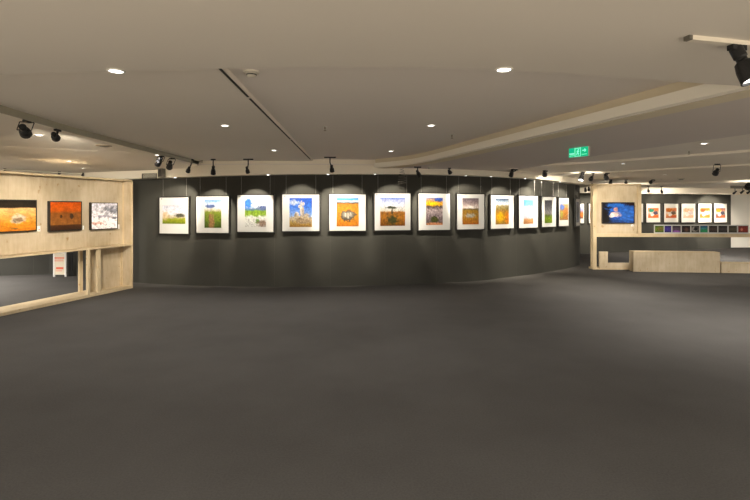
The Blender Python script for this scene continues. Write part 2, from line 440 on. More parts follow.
# sprinklers, detectors, diffuser
def sprinkler(px, py, z, label):
    p = onceil(px, py, z); z = p.z; root = empty('sprinkler_head', label, 'sprinkler', (p.x, p.y, z), group='ceiling sprinkler heads')
    def a():
        bm = bmesh.new(); lathe(bm, [(0, -.004), (.03, -.003), (.034, .001), (0, .001)], 16); return to_mesh('rosette', bm, True)
    def b():
        bm = bmesh.new(); lathe(bm, [(.008, 0), (.008, -.03), (.004, -.034), (.004, -.05), (.018, -.052), (.018, -.055), (0, -.056)], 12); return to_mesh('nozzle', bm)
    link('rosette', group_mesh(MC, 'sa', a), M['trimring'], root); link('nozzle', group_mesh(MC, 'sb', b), M['brass'], root)
for a in [(325, 126.5, ZR, 'small sprinkler head on the ceiling right of the dark slot'), (202, 159.5, ZC, 'small sprinkler head beside the third print, left of the dark slot'),
          (452, 134.5, ZR, 'small sprinkler head close to the cream diagonal beam'), (689, 151.0, 2.64, 'small sprinkler head on the ceiling band right of the exit sign')]:
    if a[0] == 202: a = (202, 160.0, ZC, 'small sprinkler head near the far left corner of the recessed ceiling')
    sprinkler(*a)
def detector(px, py, z, label, r=.06):
    p = onceil(px, py, z); z = p.z; root = empty('smoke_detector', label, 'smoke detector', (p.x, p.y, z))
    bm = bmesh.new(); lathe(bm, [(r, .002), (r, -.012), (r*.75, -.016), (0, -.016)], 24); link('base', to_mesh('base', bm, False), M['plastic'], root)
    bm = bmesh.new(); lathe(bm, [(r*.62, -.016), (r*.62, -.034), (r*.35, -.042), (0, -.043)], 20); link('sensor_head', to_mesh('sensor_head', bm, False), M['plastic'], root)
    bm = bmesh.new()
    lathe(bm, [(r*.60, -.020), (r*.65, -.021), (r*.65, -.030), (r*.60, -.031)], 20)
    link('vent_slot', to_mesh('vent_slot', bm), M['dark_slot'], root)
detector(251.5, 71.5, ZR, 'white round smoke detector beside the near end of the dark ceiling slot')
detector(681, 178.6, 2.50, 'small round detector on the far right ceiling above the second abstract print', .09)
detector(429, 167.0, 2.60, 'tiny round detector on the ceiling just right of the coiled wire', .035)
p = onz(104, 145.6, ZL)
root = empty('round_air_diffuser', 'brownish round air diffuser flush in the left ceiling', 'air vent', (p.x, p.y, ZL))
bm = bmesh.new(); lathe(bm, [(.11, .002), (.11, -.006), (.075, -.012), (.075, .002)], 32); link('rim', to_mesh('rim', bm), M['brass'], root)
bm = bmesh.new(); lathe(bm, [(.07, .002), (.06, -.014), (0, -.018)], 32); link('cone', to_mesh('cone', bm), M['grille'], root)

# dark slot line in the ceiling (three lengths)
sl = empty('slot_diffuser', 'long dark linear slot running away along the recessed ceiling', 'air vent', (-1.1, 3.4, ZC))
segs = [(3.15, 4.28), (4.36, 6.95), (7.05, 9.9)]
for a, b in segs:
    xa, xb = -1.084-.0357*(a-3.4), -1.084-.0357*(b-3.4)
    bm = bmesh.new()
    vs = bbox(bm, -.026, 0, -.006, -.008, 1, 0)
    for v in vs:
        t = v.co.y; v.co = Vector((v.co.x+xa+(xb-xa)*t+1.1, a+(b-a)*t-3.4, v.co.z))
    link('slot_segment', to_mesh('slot_segment', bm), M['dark_slot'], sl)

# air grille and loudspeaker on the bulkhead at left
q0, q1 = hit(BF, 142.5), hit(BF, 157); d = (q1-q0); ang = math.atan2(d.y, d.x)
root = empty('air_grille', 'dark rectangular air grille on the bulkhead at its left end', 'air vent', (q0.x, q0.y, zat(179, q0.y)), ang)
W_, H_ = d.length, (179-173.6)/F*q0.y
bm = bmesh.new()
for a in ((0, 0, W_, .012), (0, H_-.012, W_, H_), (0, 0, .012, H_), (W_-.012, 0, W_, H_)): bbox(bm, a[0], -.02, a[1], a[2], 0, a[3])
link('frame', to_mesh('frame', bm), M['grille'], root)
bm = bmesh.new()
for k in range(4): z = .02+k*(H_-.03)/4; bbox(bm, .012, -.014, z, W_-.012, -.002, z+.012)
link('louvre', to_mesh('louvre', bm), M['dark_slot'], root)

p = at(159.6, 172.6, 10.35); root = empty('wall_fixture', 'small dark grey boxy fixture right beside the air grille', 'fixture', (p.x, p.y, p.z-.1), ang)
box('body', M['grille'], root, -.05, 0, 0, .06, .12, .2, .006); box('front_plate', M['dark_slot'], root, -.04, -.006, .02, .05, 0, .17); box('bracket', M['black'], root, -.015, .03, .2, .025, .07, .205+.0)
# green exit sign hanging under the right ceiling
pL, pR = at(569.0, 158, 7.0), at(588.2, 155.6, 6.72)
dv = Vector((pR.x-pL.x, pR.y-pL.y)); ang = math.atan2(dv.y, dv.x); W_ = dv.length; H_ = .138
zs = (pL.z+pR.z)/2
M['exit_green'] = plain('exit_green_glow', (.0, .35, .2), .4, emit=(.0, .60, .30), es=.62)
M['exit_white'] = plain('exit_symbol_glow', (.5, .9, .7), .4, emit=(.22, 1.0, .62), es=.8)
root = empty('exit_sign', 'glowing green exit sign with running figure hanging from the right ceiling', 'exit sign', (pL.x, pL.y, zs), ang)
box('housing', M['plastic'], root, -.004, 0, -.004, W_+.004, .022, H_+.004)
box('sign_face', M['exit_green'], root, 0, -.003, 0, W_, 0, H_)
bm = bmesh.new(); c1, c2 = W_*.33, W_*.62
for c in (c1, c2): bbox(bm, c-.004, -.006, .004, c+.004, -.003, H_-.006)
bbox(bm, c1, -.006, .006, c2, -.003, .014); bbox(bm, c1, -.006, H_-.02, c2, -.003, H_-.012)
link('door_outline', to_mesh('door_outline', bm), M['exit_white'], root)
bm = bmesh.new(); cx = (c1+c2)/2      # running figure
def bar(bm, x0, z0, x1, z1, t):
    d = Vector((x1-x0, z1-z0)); n = Vector((-d.y, d.x)).normalized()*t/2
    vs = [bm.verts.new((x, y, z)) for y in (-.007, -.003) for x, z in ((x0+n.x, z0+n.y), (x1+n.x, z1+n.y), (x1-n.x, z1-n.y), (x0-n.x, z0-n.y))]
    for f in ((0, 1, 2, 3), (7, 6, 5, 4), (0, 4, 5, 1), (1, 5, 6, 2), (2, 6, 7, 3), (3, 7, 4, 0)): bm.faces.new([vs[i] for i in f])
for a in ((cx+.006, .092, cx-.004, .058, .017), (cx-.004, .06, cx+.016, .046, .010), (cx+.016, .046, cx+.010, .026, .009), (cx-.005, .06, cx-.014, .038, .010), (cx-.014, .038, cx-.030, .034, .008),
          (cx+.004, .088, cx+.022, .072, .008), (cx+.004, .088, cx-.016, .076, .008)): bar(bm, *a)
mt = Matrix.Translation((cx+.012, -.003, .104)) @ Matrix.Rotation(PI/2, 4, 'X')
lathe(bm, [(0, 0), (.009, 0), (.009, .004), (0, .004)], 14, mt)
link('running_figure', to_mesh('running_figure', bm), M['exit_white'], root)
bm = bmesh.new(); ax = (c2+W_)/2
bar(bm, ax-.03, .085, ax+.02, .085, .014); bar(bm, ax+.004, .105, ax+.026, .085, .012); bar(bm, ax+.004, .065, ax+.026, .085, .012)
link('arrow', to_mesh('arrow', bm), M['exit_white'], root)
bm = bmesh.new()
bar(bm, .012, .05, c1-.014, .05, .02); link('caption_line', to_mesh('caption_line', bm), M['exit_white'], root)
for a in ((.012, .022, c1-.014, .022, .006), (c2+.02, .03, W_-.02, .03, .006)):
    bm = bmesh.new(); bar(bm, *a); link('caption_line', to_mesh('caption_line', bm), M['exit_white'], root)
for x in (.03, W_-.03):
    bm = bmesh.new(); tube(bm, (x, .01, H_), (x, .01, 2.602-zs), .004); link('hanging_rod', to_mesh('hanging_rod', bm), M['steel_wire'], root)

# small coil hanging from the bulkhead
pc = hit(offset(WC, .36), 402)
z_hi, z_lo = zat(168.5, pc.y), zat(184, pc.y); n = 130
bm = bmesh.new(); rings = []
cp = [Vector(((.03+.055*min(1, i/n*1.6))*math.cos(i/n*2*PI*6.5), (.03+.055*min(1, i/n*1.6))*math.sin(i/n*2*PI*6.5), (z_hi-z_lo)*(1-i/n))) for i in range(n+1)]
for i, p in enumerate(cp):
    t = (cp[min(i+1, n)]-cp[max(i-1, 0)]).normalized(); u_ = t.cross(Vector((0, 0, 1))).normalized(); v_ = t.cross(u_)
    rings.append([bm.verts.new(p+(u_*math.cos(k*PI/3)+v_*math.sin(k*PI/3))*.0035) for k in range(6)])
for a_, b_ in zip(rings, rings[1:]):
    for k in range(6): bm.faces.new((a_[k], a_[(k+1) % 6], b_[(k+1) % 6], b_[k]))
o = link('coiled_wire', to_mesh('coiled_wire', bm, True), M['grille'], None, (pc.x, pc.y, z_lo))
tag(o, 'thin wire coil hanging below the bulkhead between the sixth and seventh prints', 'coil')

# ------------------------------------------------------------------ track spotlights
def spotlight(mount, head, target, label, L=.17, R=.048, style='stem', watt=SPOT_W, cone=60, lens='lens_soft', blend=.4, adapter=.09, group='black track spotlights', light=True, arot=0):
    """mount: point on the track; head: centre of the lamp can; target: where it points"""
    mount, head, target = Vector(mount), Vector(head), Vector(target)
    root = empty('track_spotlight', label, 'spotlight', mount, 0, group)
    hd = head-mount; dirv = (target-head).normalized()
    bm = bmesh.new(); bbox(bm, -adapter/2, -.017, -.026, adapter/2, .017, 0)
    if arot: bmesh.ops.rotate(bm, verts=bm.verts, matrix=Matrix.Rotation(arot, 3, 'Z'))
    link('adapter', to_mesh('adapter', bm), M['black'], root)
    q = (-dirv).to_track_quat('Z', 'Y')
    side = q @ Vector((1, 0, 0))
    bm = bmesh.new()
    if style == 'yoke':
        top = Vector((0, 0, -.022)); tube(bm, (0, 0, -.01), top, .008)
        sx = Vector((side.x, side.y, 0)).normalized()
        for s_ in (-1, 1):
            e = sx*s_*(R+.008); tube(bm, top+Vector((0, 0, 0)), top+e, .005); tube(bm, top+e, hd+e, .005); tube(bm, hd+e, hd, .006)
    else:
        tube(bm, (0, 0, -.012), (0, 0, hd.z*.55), .012); tube(bm, (0, 0, hd.z*.5), hd, .012)
    link('arm', to_mesh('arm', bm), M['black'], root)
    bm = bmesh.new()
    lathe(bm, [(0, L*.5), (R*.55, L*.5), (R*.62, L*.47), (R*.62, L*.2), (R*.5, L*.17), (R*.5, L*.10), (R*.8, L*.03), (R*.97, -L*.18), (R, -L*.46), (R*1.05, -L*.5), (R*.9, -L*.5), (R*.86, -L*.42), (0, -L*.40)], 24)
    ho = link('housing', to_mesh('housing', bm, False), M['black'], root, hd); ho.rotation_mode = 'QUATERNION'; ho.rotation_quaternion = q
    bm = bmesh.new(); lathe(bm, [(0, -L*.435), (R*.84, -L*.43), (R*.84, -L*.41), (0, -L*.41)], 20)
    link('lens', to_mesh('lens', bm), M[lens], ho)
    if light:
        Ld = bpy.data.lights.new('spot_beam', 'SPOT'); Ld.energy = watt; Ld.color = WARM; Ld.spot_size = math.radians(cone); Ld.spot_blend = blend; Ld.shadow_soft_size = R*.6
        o = bpy.data.objects.new('spot_beam', Ld); C.objects.link(o); o.parent = root
        o.location = hd+dirv*(L*.52); o.rotation_mode = 'QUATERNION'; o.rotation_quaternion = q
    return root

# ------------------------------------------------------------------ framed prints
def framed(P, px0, px1, yt, yb, img, mat, label, group, depth=.04, gap=.02, rim=.02, wires=None, cap=True, mount='mat', name='framed_print', plate=None):
    """P: plan curve of the wall; px0..yb: the outline in the photograph; img: the print's outline"""
    A = offset(P, gap+depth)
    a, b = hit(A, px0), hit(A, px1); d = b-a; W = d.length; ang = math.atan2(d.y, d.x); Yc = (a.y+b.y)/2
    zt, zb_ = zat(yt, Yc), zat(yb, Yc); H = zt-zb_; mid = (a+b)/2
    nrm = Vector((-d.y, d.x)).normalized()      # into the wall
    base = mid+nrm*depth
    root = empty(name, label, 'picture', (base.x, base.y, zb_), ang, group)
    bm = bmesh.new()
    for q in ((-W/2, 0, W/2, rim), (-W/2, H-rim, W/2, H), (-W/2, rim, -W/2+rim, H-rim), (W/2-rim, rim, W/2, H-rim)): bbox(bm, q[0], -depth, q[1], q[2], 0, q[3])
    link('frame', to_mesh('frame', bm), M['black_frame'], root)
    y0 = -depth+.006
    mb = root
    if mount: mb = box('mount_board', M[mount], root, -W/2+rim, y0, rim, W/2-rim, -.002, H-rim)
    if img:
        fx = lambda px: ((hit(A, px)-mid).dot(d.normalized())); i0, i1 = fx(img[0]), fx(img[1]); j1, j0 = zat(img[2], Yc)-zb_, zat(img[3], Yc)-zb_
    else: i0, i1, j0, j1 = -W/2+rim, W/2-rim, rim, H-rim
    bm = bmesh.new(); uv = bm.loops.layers.uv.new('UVMap'); bbox(bm, i0, y0-.0025, j0, i1, y0 if mount else -.002, j1)
    for f in bm.faces:
        for l in f.loops: l[uv].uv = ((l.vert.co.x-i0)/(i1-i0), (l.vert.co.z-j0)/(j1-j0))
    link('print', to_mesh('print', bm), mat, root)
    if cap:
        bm = bmesh.new(); x = -W/2+rim+.035; bbox(bm, x, y0-.001, H-rim-.035, x+.035, y0, H-rim-.022); bbox(bm, x+.008, y0-.001, H-rim-.046, x+.03, y0, H-rim-.039)
        link('caption_mark', to_mesh('caption_mark', bm), M['ink'], mb)
    if wires:
        for wx in (-W*.38, W*.38) if wires is True else wires:
            bm = bmesh.new(); tube(bm, (wx, -.012, H-.004), (wx, -.012, 2.47-zb_), .0022, 5); link('hanging_wire', to_mesh('hanging_wire', bm), M['steel_wire'], root)
    root['_c'] = 0; del root['_c']
    return root, Vector((mid.x, mid.y, (zt+zb_)/2)), ang

W_ = (.92, .92, .93)
GP = 'framed landscape photographs on the curved charcoal wall'
P1 = photo('print_pale_sky_meadow', [(0, (.28, .33, .03)), (.26, (.42, .46, .05)), (.34, (.62, .55, .35)), (.5, (.82, .80, .82)), (.8, (.75, .76, .85)), (1, (.62, .63, .72))], (5, .14), (22, .25),
           [(.76, .46, .2, .1, (.16, .15, .10), .5), (.12, .45, .14, .2, (.80, .62, .42), .9)])
P2 = photo('print_green_track', [(0, (.10, .16, .03)), (.3, (.22, .30, .04)), (.56, (.30, .36, .06)), (.62, (.55, .52, .35)), (.72, (.80, .80, .82)), (.9, (.55, .66, .85)), (1, (.12, .34, .75))], (5, .12), (26, .45),
           [(.42, .2, .16, .32, (.42, .26, .13), .7), (.35, .77, .3, .06, (.16, .22, .42), .6)])
P3 = photo('print_white_cloud_field', [(0, (.75, .75, .72)), (.35, (.82, .82, .80)), (.42, (.35, .50, .08)), (.56, (.30, .46, .05)), (.63, (.16, .26, .38)), (.75, (.80, .84, .92)), (1, (.55, .66, .85))], (4, .16), (20, .35),
           [(.12, .82, .22, .18, (.08, .28, .75), .7), (.85, .68, .3, .08, (.15, .20, .38), .7), (.6, .2, .10, .08, (.20, .36, .08), .5), (.8, .12, .2, .12, (.38, .28, .22), .8)])
P4 = photo('print_rock_tower', [(0, (.42, .24, .05)), (.18, (.55, .40, .14)), (.3, (.55, .46, .32)), (.38, (.34, .50, .85)), (.7, (.08, .26, .78)), (1, (.02, .14, .62))], (5, .08), (24, .35),
           [(.52, .62, .06, .28, (.74, .68, .60), .2), (.60, .56, .05, .20, (.55, .48, .40), .2), (.44, .72, .05, .06, (.66, .60, .54), .3), (.62, .80, .05, .06, (.74, .68, .60), .3), (.32, .42, .10, .10, (.78, .72, .64), .25), (.26, .34, .06, .14, (.45, .38, .30), .3), (.76, .36, .10, .10, (.66, .58, .48), .3), (.5, .28, .42, .12, (.66, .55, .40), .5), (.45, .26, .12, .05, (.20, .15, .08), .4), (.6, .2, .36, .10, (.50, .38, .26), .6), (.2, .84, .24, .08, (.55, .62, .78), .8)])
P5 = photo('print_bush_on_orange_sand', [(0, (.62, .26, .02)), (.4, (.72, .34, .03)), (.78, (.55, .24, .03)), (.83, (.10, .08, .05)), (.88, (.62, .72, .85)), (.94, (.08, .36, .80)), (1, (.01, .22, .66))], (5, .05), (22, .3),
           [(.5, .38, .36, .19, (.14, .12, .09), .35), (.5, .40, .22, .10, (.42, .39, .33), .9), (.40, .40, .03, .07, (.66, .62, .54), .6), (.52, .36, .025, .09, (.62, .58, .50), .6), (.62, .42, .03, .07, (.6, .56, .48), .6)])
P6 = photo('print_lone_tree', [(0, (.30, .13, .01)), (.3, (.52, .24, .02)), (.48, (.42, .20, .03)), (.54, (.72, .68, .60)), (.75, (.74, .76, .86)), (.92, (.42, .48, .78)), (1, (.20, .30, .66))], (5, .10), (22, .4),
           [(.46, .65, .24, .045, (.09, .10, .06), .6), (.47, .50, .03, .16, (.07, .07, .03), .6), (.5, .2, .22, .16, (.10, .10, .02), .8)])
P7 = photo('print_sunset_and_pool', [(0, (.16, .12, .10)), (.3, (.35, .28, .30)), (.55, (.50, .42, .42)), (.68, (.16, .11, .12)), (.76, (.80, .48, .06)), (.88, (.72, .42, .14)), (1, (.34, .32, .48))], (7, .2), (14, .8),
           [(.5, .2, .24, .12, (.12, .13, .03), .3), (.78, .94, .3, .08, (.08, .16, .50), .6), (.4, .78, .4, .07, (.95, .62, .02), .7), (.55, .03, .6, .06, (.70, .36, .20), .7)])
P8 = photo('print_dark_sky_meadow', [(0, (.50, .20, .02)), (.3, (.48, .28, .04)), (.52, (.42, .26, .05)), (.58, (.22, .18, .08)), (.64, (.80, .68, .64)), (.82, (.42, .34, .34)), (1, (.22, .18, .22))], (5, .10), (20, .4),
           [(.5, .33, .3, .07, (.52, .50, .44), .9), (.5, .66, .3, .05, (.90, .84, .80), .8)])
P9 = photo('print_yellow_flowers', [(0, (.40, .26, .06)), (.3, (.62, .36, .03)), (.52, (.40, .24, .06)), (.62, (.32, .26, .10)), (.72, (.42, .36, .22)), (.80, (.78, .82, .84)), (.92, (.30, .38, .48)), (1, (.10, .14, .22))], (5, .10), (18, .55),
           [(.35, .28, .22, .18, (.80, .50, .01), .7), (.85, .25, .14, .2, (.70, .28, .02), .8)])
P10 = photo('print_blue_sky_pink_cloud', [(0, (.48, .26, .12)), (.18, (.58, .34, .16)), (.26, (.62, .60, .68)), (.5, (.66, .64, .72)), (.68, (.58, .62, .76)), (.78, (.20, .42, .72)), (1, (.16, .42, .78))], (5, .10), (18, .3), [])
P11 = photo('print_grey_cloud_green_field', [(0, (.20, .30, .02)), (.2, (.30, .42, .03)), (.32, (.20, .26, .06)), (.42, (.42, .40, .42)), (.7, (.20, .20, .22)), (1, (.10, .10, .12))], (5, .12), (16, .55), [])
P12 = photo('print_orange_autumn_slope', [(0, (.42, .22, .08)), (.4, (.58, .28, .06)), (.7, (.50, .26, .10)), (.85, (.62, .42, .16)), (1, (.46, .36, .24))], (5, .2), (14, .6),
            [(.25, .8, .28, .2, (.16, .26, .62), .6), (.2, .35, .2, .25, (.46, .42, .12), .9)])
P13 = photo('print_blue_grey_forest', [(0, (.30, .34, .42)), (.5, (.22, .25, .32)), (.8, (.42, .44, .52)), (1, (.30, .32, .42))], (6, .2), (12, .7), [(.5, .5, .3, .3, (.10, .10, .12), .7)])

frames = [
 (158.5, 189.3, 196.4, 234.6, (162.3, 185.2, 205.3, 223.8), P1, 'leftmost framed print of a pale sky over a yellow-green meadow, on the curved wall'),
 (195.3, 229.6, 195.4, 234.0, (204.2, 221, 200, 227.8), P2, 'framed print of a path through green grass under clouds, on the curved wall'),
 (236.3, 274.4, 194.1, 233.0, (244.8, 266, 198.8, 227), P3, 'framed print of a white stream, green field and blue cloudy sky, on the curved wall'),
 (281.2, 320.4, 193.5, 232.2, (289.4, 312, 198.0, 227), P4, 'framed print of pale rock towers against deep blue sky, on the curved wall'),
 (328.3, 366.8, 193.4, 231.8, (336.6, 358.7, 198.0, 226.3), P5, 'framed print of a grey bush on orange sand under blue sky, on the curved wall'),
 (373.6, 411.6, 192.4, 231.3, (380.3, 405.2, 197.6, 225.9), P6, 'framed print of a lone flat-topped tree on brown plain, on the curved wall'),
 (417.6, 451.0, 192.5, 231.0, (426.2, 442.8, 197.8, 225.0), P7, 'framed print of a yellow sunset over a round dark pool, on the curved wall'),
 (456.3, 485.2, 193.2, 230.2, (463.0, 479.2, 198.2, 224.3), P8, 'framed print of a purple-grey sky over orange meadow, on the curved wall'),
 (490.3, 514.6, 194.4, 229.4, (496.0, 509.0, 198.8, 224.3), P9, 'framed print of yellow flowers below storm clouds, on the curved wall'),
 (518.6, 538.6, 195.0, 228.6, (524.0, 533.6, 199.8, 223.8), P10, 'framed print of blue sky above pinkish cloud and sandstone, on the curved wall'),
 (541.6, 556.6, 196.0, 227.6, (545.0, 552.4, 200.2, 223.0), P11, 'framed print of dark grey cloud over bright green field, on the curved wall'),
 (558.7, 569.2, 197.2, 226.8, (560.0, 568.2, 204.0, 220.0), P12, 'framed print of an orange autumn slope near the right end of the curved wall'),
 (576.0, 580.3, 198.4, 226.4, (576.9, 579.2, 202.0, 222.4), P13, 'narrow-looking framed blue-grey print at the very right end of the curved wall')]
FC = []
for k, (a, b, t, bo, im, m, lab) in enumerate(frames):
    far = k >= 10
    r, c, ang = framed(WC, a, b, t, bo, im, m, lab, GP, depth=.045 if k < 7 else .06, gap=.02 if k < 7 else .035, rim=.024, wires=True, cap=True)
    FC.append(c+Vector((0, 0, .03)))

# spots in front of the curved wall: (mount px, mount py, mount z, head px, head py, target)
def spot_at(mx, Ym, zm, hx, hy, tgt, label, **kw):
    m = Vector(((mx-375)/F*Ym, Ym, ceil_z((mx-375)/F*Ym, Ym))); h = at(hx, hy, Ym-.02)
    return spotlight(m, h, tgt, label, **kw)
def pair(i, j, k=.5): return FC[i].lerp(FC[j], k)
spot_at(161.5, 8.6, ZL, 159.5, 161.3, (-5.6, 10.4, 1.2), 'black spotlight at the left corner of the recessed ceiling, left one of a touching pair', style='yoke', L=.21, R=.052, watt=SPOT_W*.5)
spot_at(172.0, 9.0, ZL, 169.8, 164.7, (-4.9, 10.9, 1.3), 'black spotlight at the left corner of the recessed ceiling, right one of a touching pair', style='yoke', L=.2, R=.055, watt=SPOT_W*.5)
spot_at(191.2, 9.9, ZL, 188.6, 169.5, FC[0], 'black spotlight on a straight stem, above the gap of first and second prints', L=.13, R=.045)
spot_at(213.2, 9.85, ZC, 213.3, 170.0, FC[1], 'black spotlight hanging above the green path print', L=.19, R=.05)
spot_at(248.2, 9.8, ZC, 247.3, 169.8, FC[2], 'black spotlight with a long adapter above the white stream print', L=.14, R=.042, adapter=.2)
spot_at(330.0, 9.8, ZC+.03, 331.8, 168.3, pair(3, 4, .75), 'black spotlight with a long adapter above the orange sand print', L=.15, R=.046, adapter=.24)
spot_at(417.6, 10.1, 2.595, 418.2, 173.2, FC[6], 'black spotlight right of the wire coil, above the gap before the sunset print', L=.16, R=.046, adapter=.15)
spot_at(449.5, 10.4, 2.595, 449.5, 171.6, FC[7], 'small black spotlight high between sunset print and purple-sky print', L=.09, R=.045, adapter=.06, watt=SPOT_W*1.2)
spot_at(515.6, 10.8, 2.595, 511.8, 172.2, FC[8], 'black spotlight tilted left above the yellow flowers print', L=.22, R=.05, adapter=.08, watt=SPOT_W*1.35, cone=66)
spot_at(545.6, 11.2, 2.595, 544.5, 172.6, FC[10], 'black spotlight under the exit sign, above the grey-cloud print', L=.24, R=.056, adapter=.09, watt=SPOT_W*1.5, cone=66)
# extra beams on the prints between the heads seen, added with no fitting
def beam(i, k=.0, watt=SPOT_W, out=.95, z=2.5, cone=60, dx=0):
    c = FC[i]; a = offset(WC, out); p = min(a, key=lambda q: (q-Vector((c.x, c.y))).length)
    Ld = bpy.data.lights.new('print_beam', 'SPOT'); Ld.energy = watt; Ld.color = WARM; Ld.spot_size = math.radians(cone); Ld.spot_blend = .4; Ld.shadow_soft_size = .03
    o = bpy.data.objects.new('print_beam', Ld); C.objects.link(o); o.location = (p.x+dx, p.y, z); o.rotation_mode = 'QUATERNION'
    o.rotation_quaternion = (-(c-o.location)).to_track_quat('Z', 'Y')
for i in (3, 4, 5): beam(i)
for i in (9, 11): beam(i, watt=SPOT_W*1.4, cone=66)
beam(12, watt=SPOT_W*2, cone=60)

# ------------------------------------------------------------------ left plywood partition
LP0, LP1 = Vector((-5.99, 7.67)), Vector((-5.23, 10.37)); dL = (LP1-LP0).normalized(); nL = Vector((-dL.y, dL.x))
angL = math.atan2(dL.y, dL.x)
ox = LP0-dL*2.2; Ltot = (LP1-ox).length       # starts outside the frame, ends at the post
root = empty('plywood_partition', 'long left plywood display partition with an open gap near the floor', 'partition', (ox.x, ox.y, 0), angL)
def lx(px, t=0):                                # distance along the partition seen at column px, on the plane set back by t
    s = (px-375)/F; p = ox+nL*t
    return (s*p.y-p.x)/(dL.x-s*dL.y)
IN, DP, ZH, ZT = .24, .50, .955, 2.335
j = lx(40, IN)
box('panel', M['plywood'], root, 0, IN, ZH, j-.002, IN+.018, ZT-.03)
box('panel', M['plywood'], root, j+.002, IN, ZH, lx(122.4, IN), IN+.018, ZT-.03)
box('top_rail', M['timber'], root, 0, .02, ZT-.035, Ltot, DP, ZT)
box('shelf_rail', M['timber'], root, 0, .0, ZH-.035, Ltot-.03, DP, ZH)
box('base_rail', M['timber'], root, 0, 0, 0, Ltot, DP, .05)
e0 = Ltot-.035
box('end_post', M['timber'], root, e0, 0, .05, Ltot, .045, ZT-.035)
box('end_post', M['timber'], root, e0, DP-.05, .05, Ltot, DP, ZT-.035)
box('end_panel', M['plywood'], root, e0+.008, .045, .05, Ltot-.009, DP-.05, ZT-.035)
xs = lx(122.4, IN)
box('stud', M['timber'], root, xs, IN-.03, ZH, xs+.045, IN+.03, ZT-.035)
box('stud', M['timber'], root, xs-.01, IN+.0, .05, xs+.04, IN+.05, ZH-.035)
xa = lx(88.0, 0)
box('lower_panel', M['plywood'], root, lx(91, IN+.04), IN+.04, .05, e0, IN+.06, ZH-.035)
box('stud', M['timber'], root, lx(97.6, .04), .04, .05, lx(97.6, .04)+.075, .085, ZH-.035)
box('stud', M['timber'], root, xa, .0, .05, xa+.045, .05, ZH-.035)
box('stud', M['timber'], root, lx(89.8, IN), IN, .05, lx(93.5, IN), IN+.04, ZH-.035)
xb = lx(79.8, .44)
box('stud', M['timber'], root, xb, .44, .05, lx(83, .44), .485, ZH-.035)

LPc = [Vector((ox+nL*IN)), Vector((ox+nL*IN+dL*Ltot))]
PL1 = photo('print_desert_acacia', [(0, (.70, .28, .03)), (.25, (.82, .38, .05)), (.55, (.86, .50, .18)), (.74, (.88, .58, .28)), (.78, (.06, .045, .03)), (1, (.045, .035, .025))], (3, .05), (20, .25),
            [(.62, .40, .15, .15, (.74, .64, .50), .5), (.62, .36, .10, .07, (.35, .24, .15), .7), (.55, .08, .08, .02, (.30, .18, .08), .6)], dim=.9)
PL2 = photo('print_red_dusk_plain', [(0, (.12, .06, .03)), (.17, (.16, .07, .03)), (.21, (.50, .23, .06)), (.6, (.46, .19, .05)), (.70, (.85, .22, .015)), (1, (.90, .20, .01))], (3, .03), (20, .2),
            [(.34, .50, .035, .06, (.16, .07, .03), .4), (.68, .50, .06, .10, (.14, .08, .05), .4)])
PL3 = photo('print_white_river_delta', [(0, (.78, .74, .76)), (.4, (.85, .82, .84)), (.7, (.66, .64, .68)), (1, (.62, .60, .66))], (5, .3), (12, .35),
            [(.78, .74, .34, .16, (.26, .26, .30), .9), (.2, .22, .25, .05, (.72, .48, .42), .8), (.45, .5, .3, .05, (.42, .40, .46), .8), (.9, .42, .12, .05, (.25, .25, .28), .7)], dim=1.35)
GL = 'dark framed photographs on the left plywood partition'
r_, cA, _ = framed(LPc, -14, 36.9, 199.6, 232.3, None, PL1, 'largest orange desert photograph with dark top band, cut by the left picture edge', GL, depth=.045, gap=.003, cap=False, mount=None, rim=.018)
r_, cB, _ = framed(LPc, 49.6, 82.0, 201.2, 231.0, None, PL2, 'orange photograph with red sky, in the middle of the left plywood partition', GL, depth=.055, gap=.01, cap=False, mount=None, rim=.018)
r_, cC, _ = framed(LPc, 91.2, 117.8, 202.6, 229.4, None, PL3, 'whitish river photograph at the right end of the left plywood partition', GL, depth=.055, gap=.01, cap=False, mount=None, rim=.016)
def card(P, px0, px1, yt, yb, label, dot=True):
    A = offset(P, .004); a, b = hit(A, px0), hit(A, px1); d = b-a; ang = math.atan2(d.y, d.x); Y = (a.y+b.y)/2; z0, z1 = zat(yb, Y), zat(yt, Y); W = d.length
    r = empty('caption_card', label, 'label card', (a.x, a.y, z0), ang, 'small white caption cards')
    box('card', M['card'], r, 0, -.003, 0, W, .003, z1-z0)
    if dot: box('printed_mark', M['ink_red'], r, W*.35, -.004, (z1-z0)*.2, W*.75, -.003, (z1-z0)*.42)
card(LPc, 37.4, 40.2, 226.0, 231.4, 'small white caption card right of the largest orange desert photograph')
card(LPc, 82.4, 84.0, 225.6, 229.6, 'small white caption card right of the red-sky photograph', False)
card(LPc, 118.0, 119.4, 224.4, 228.8, 'small white caption card right of the whitish river photograph', False)

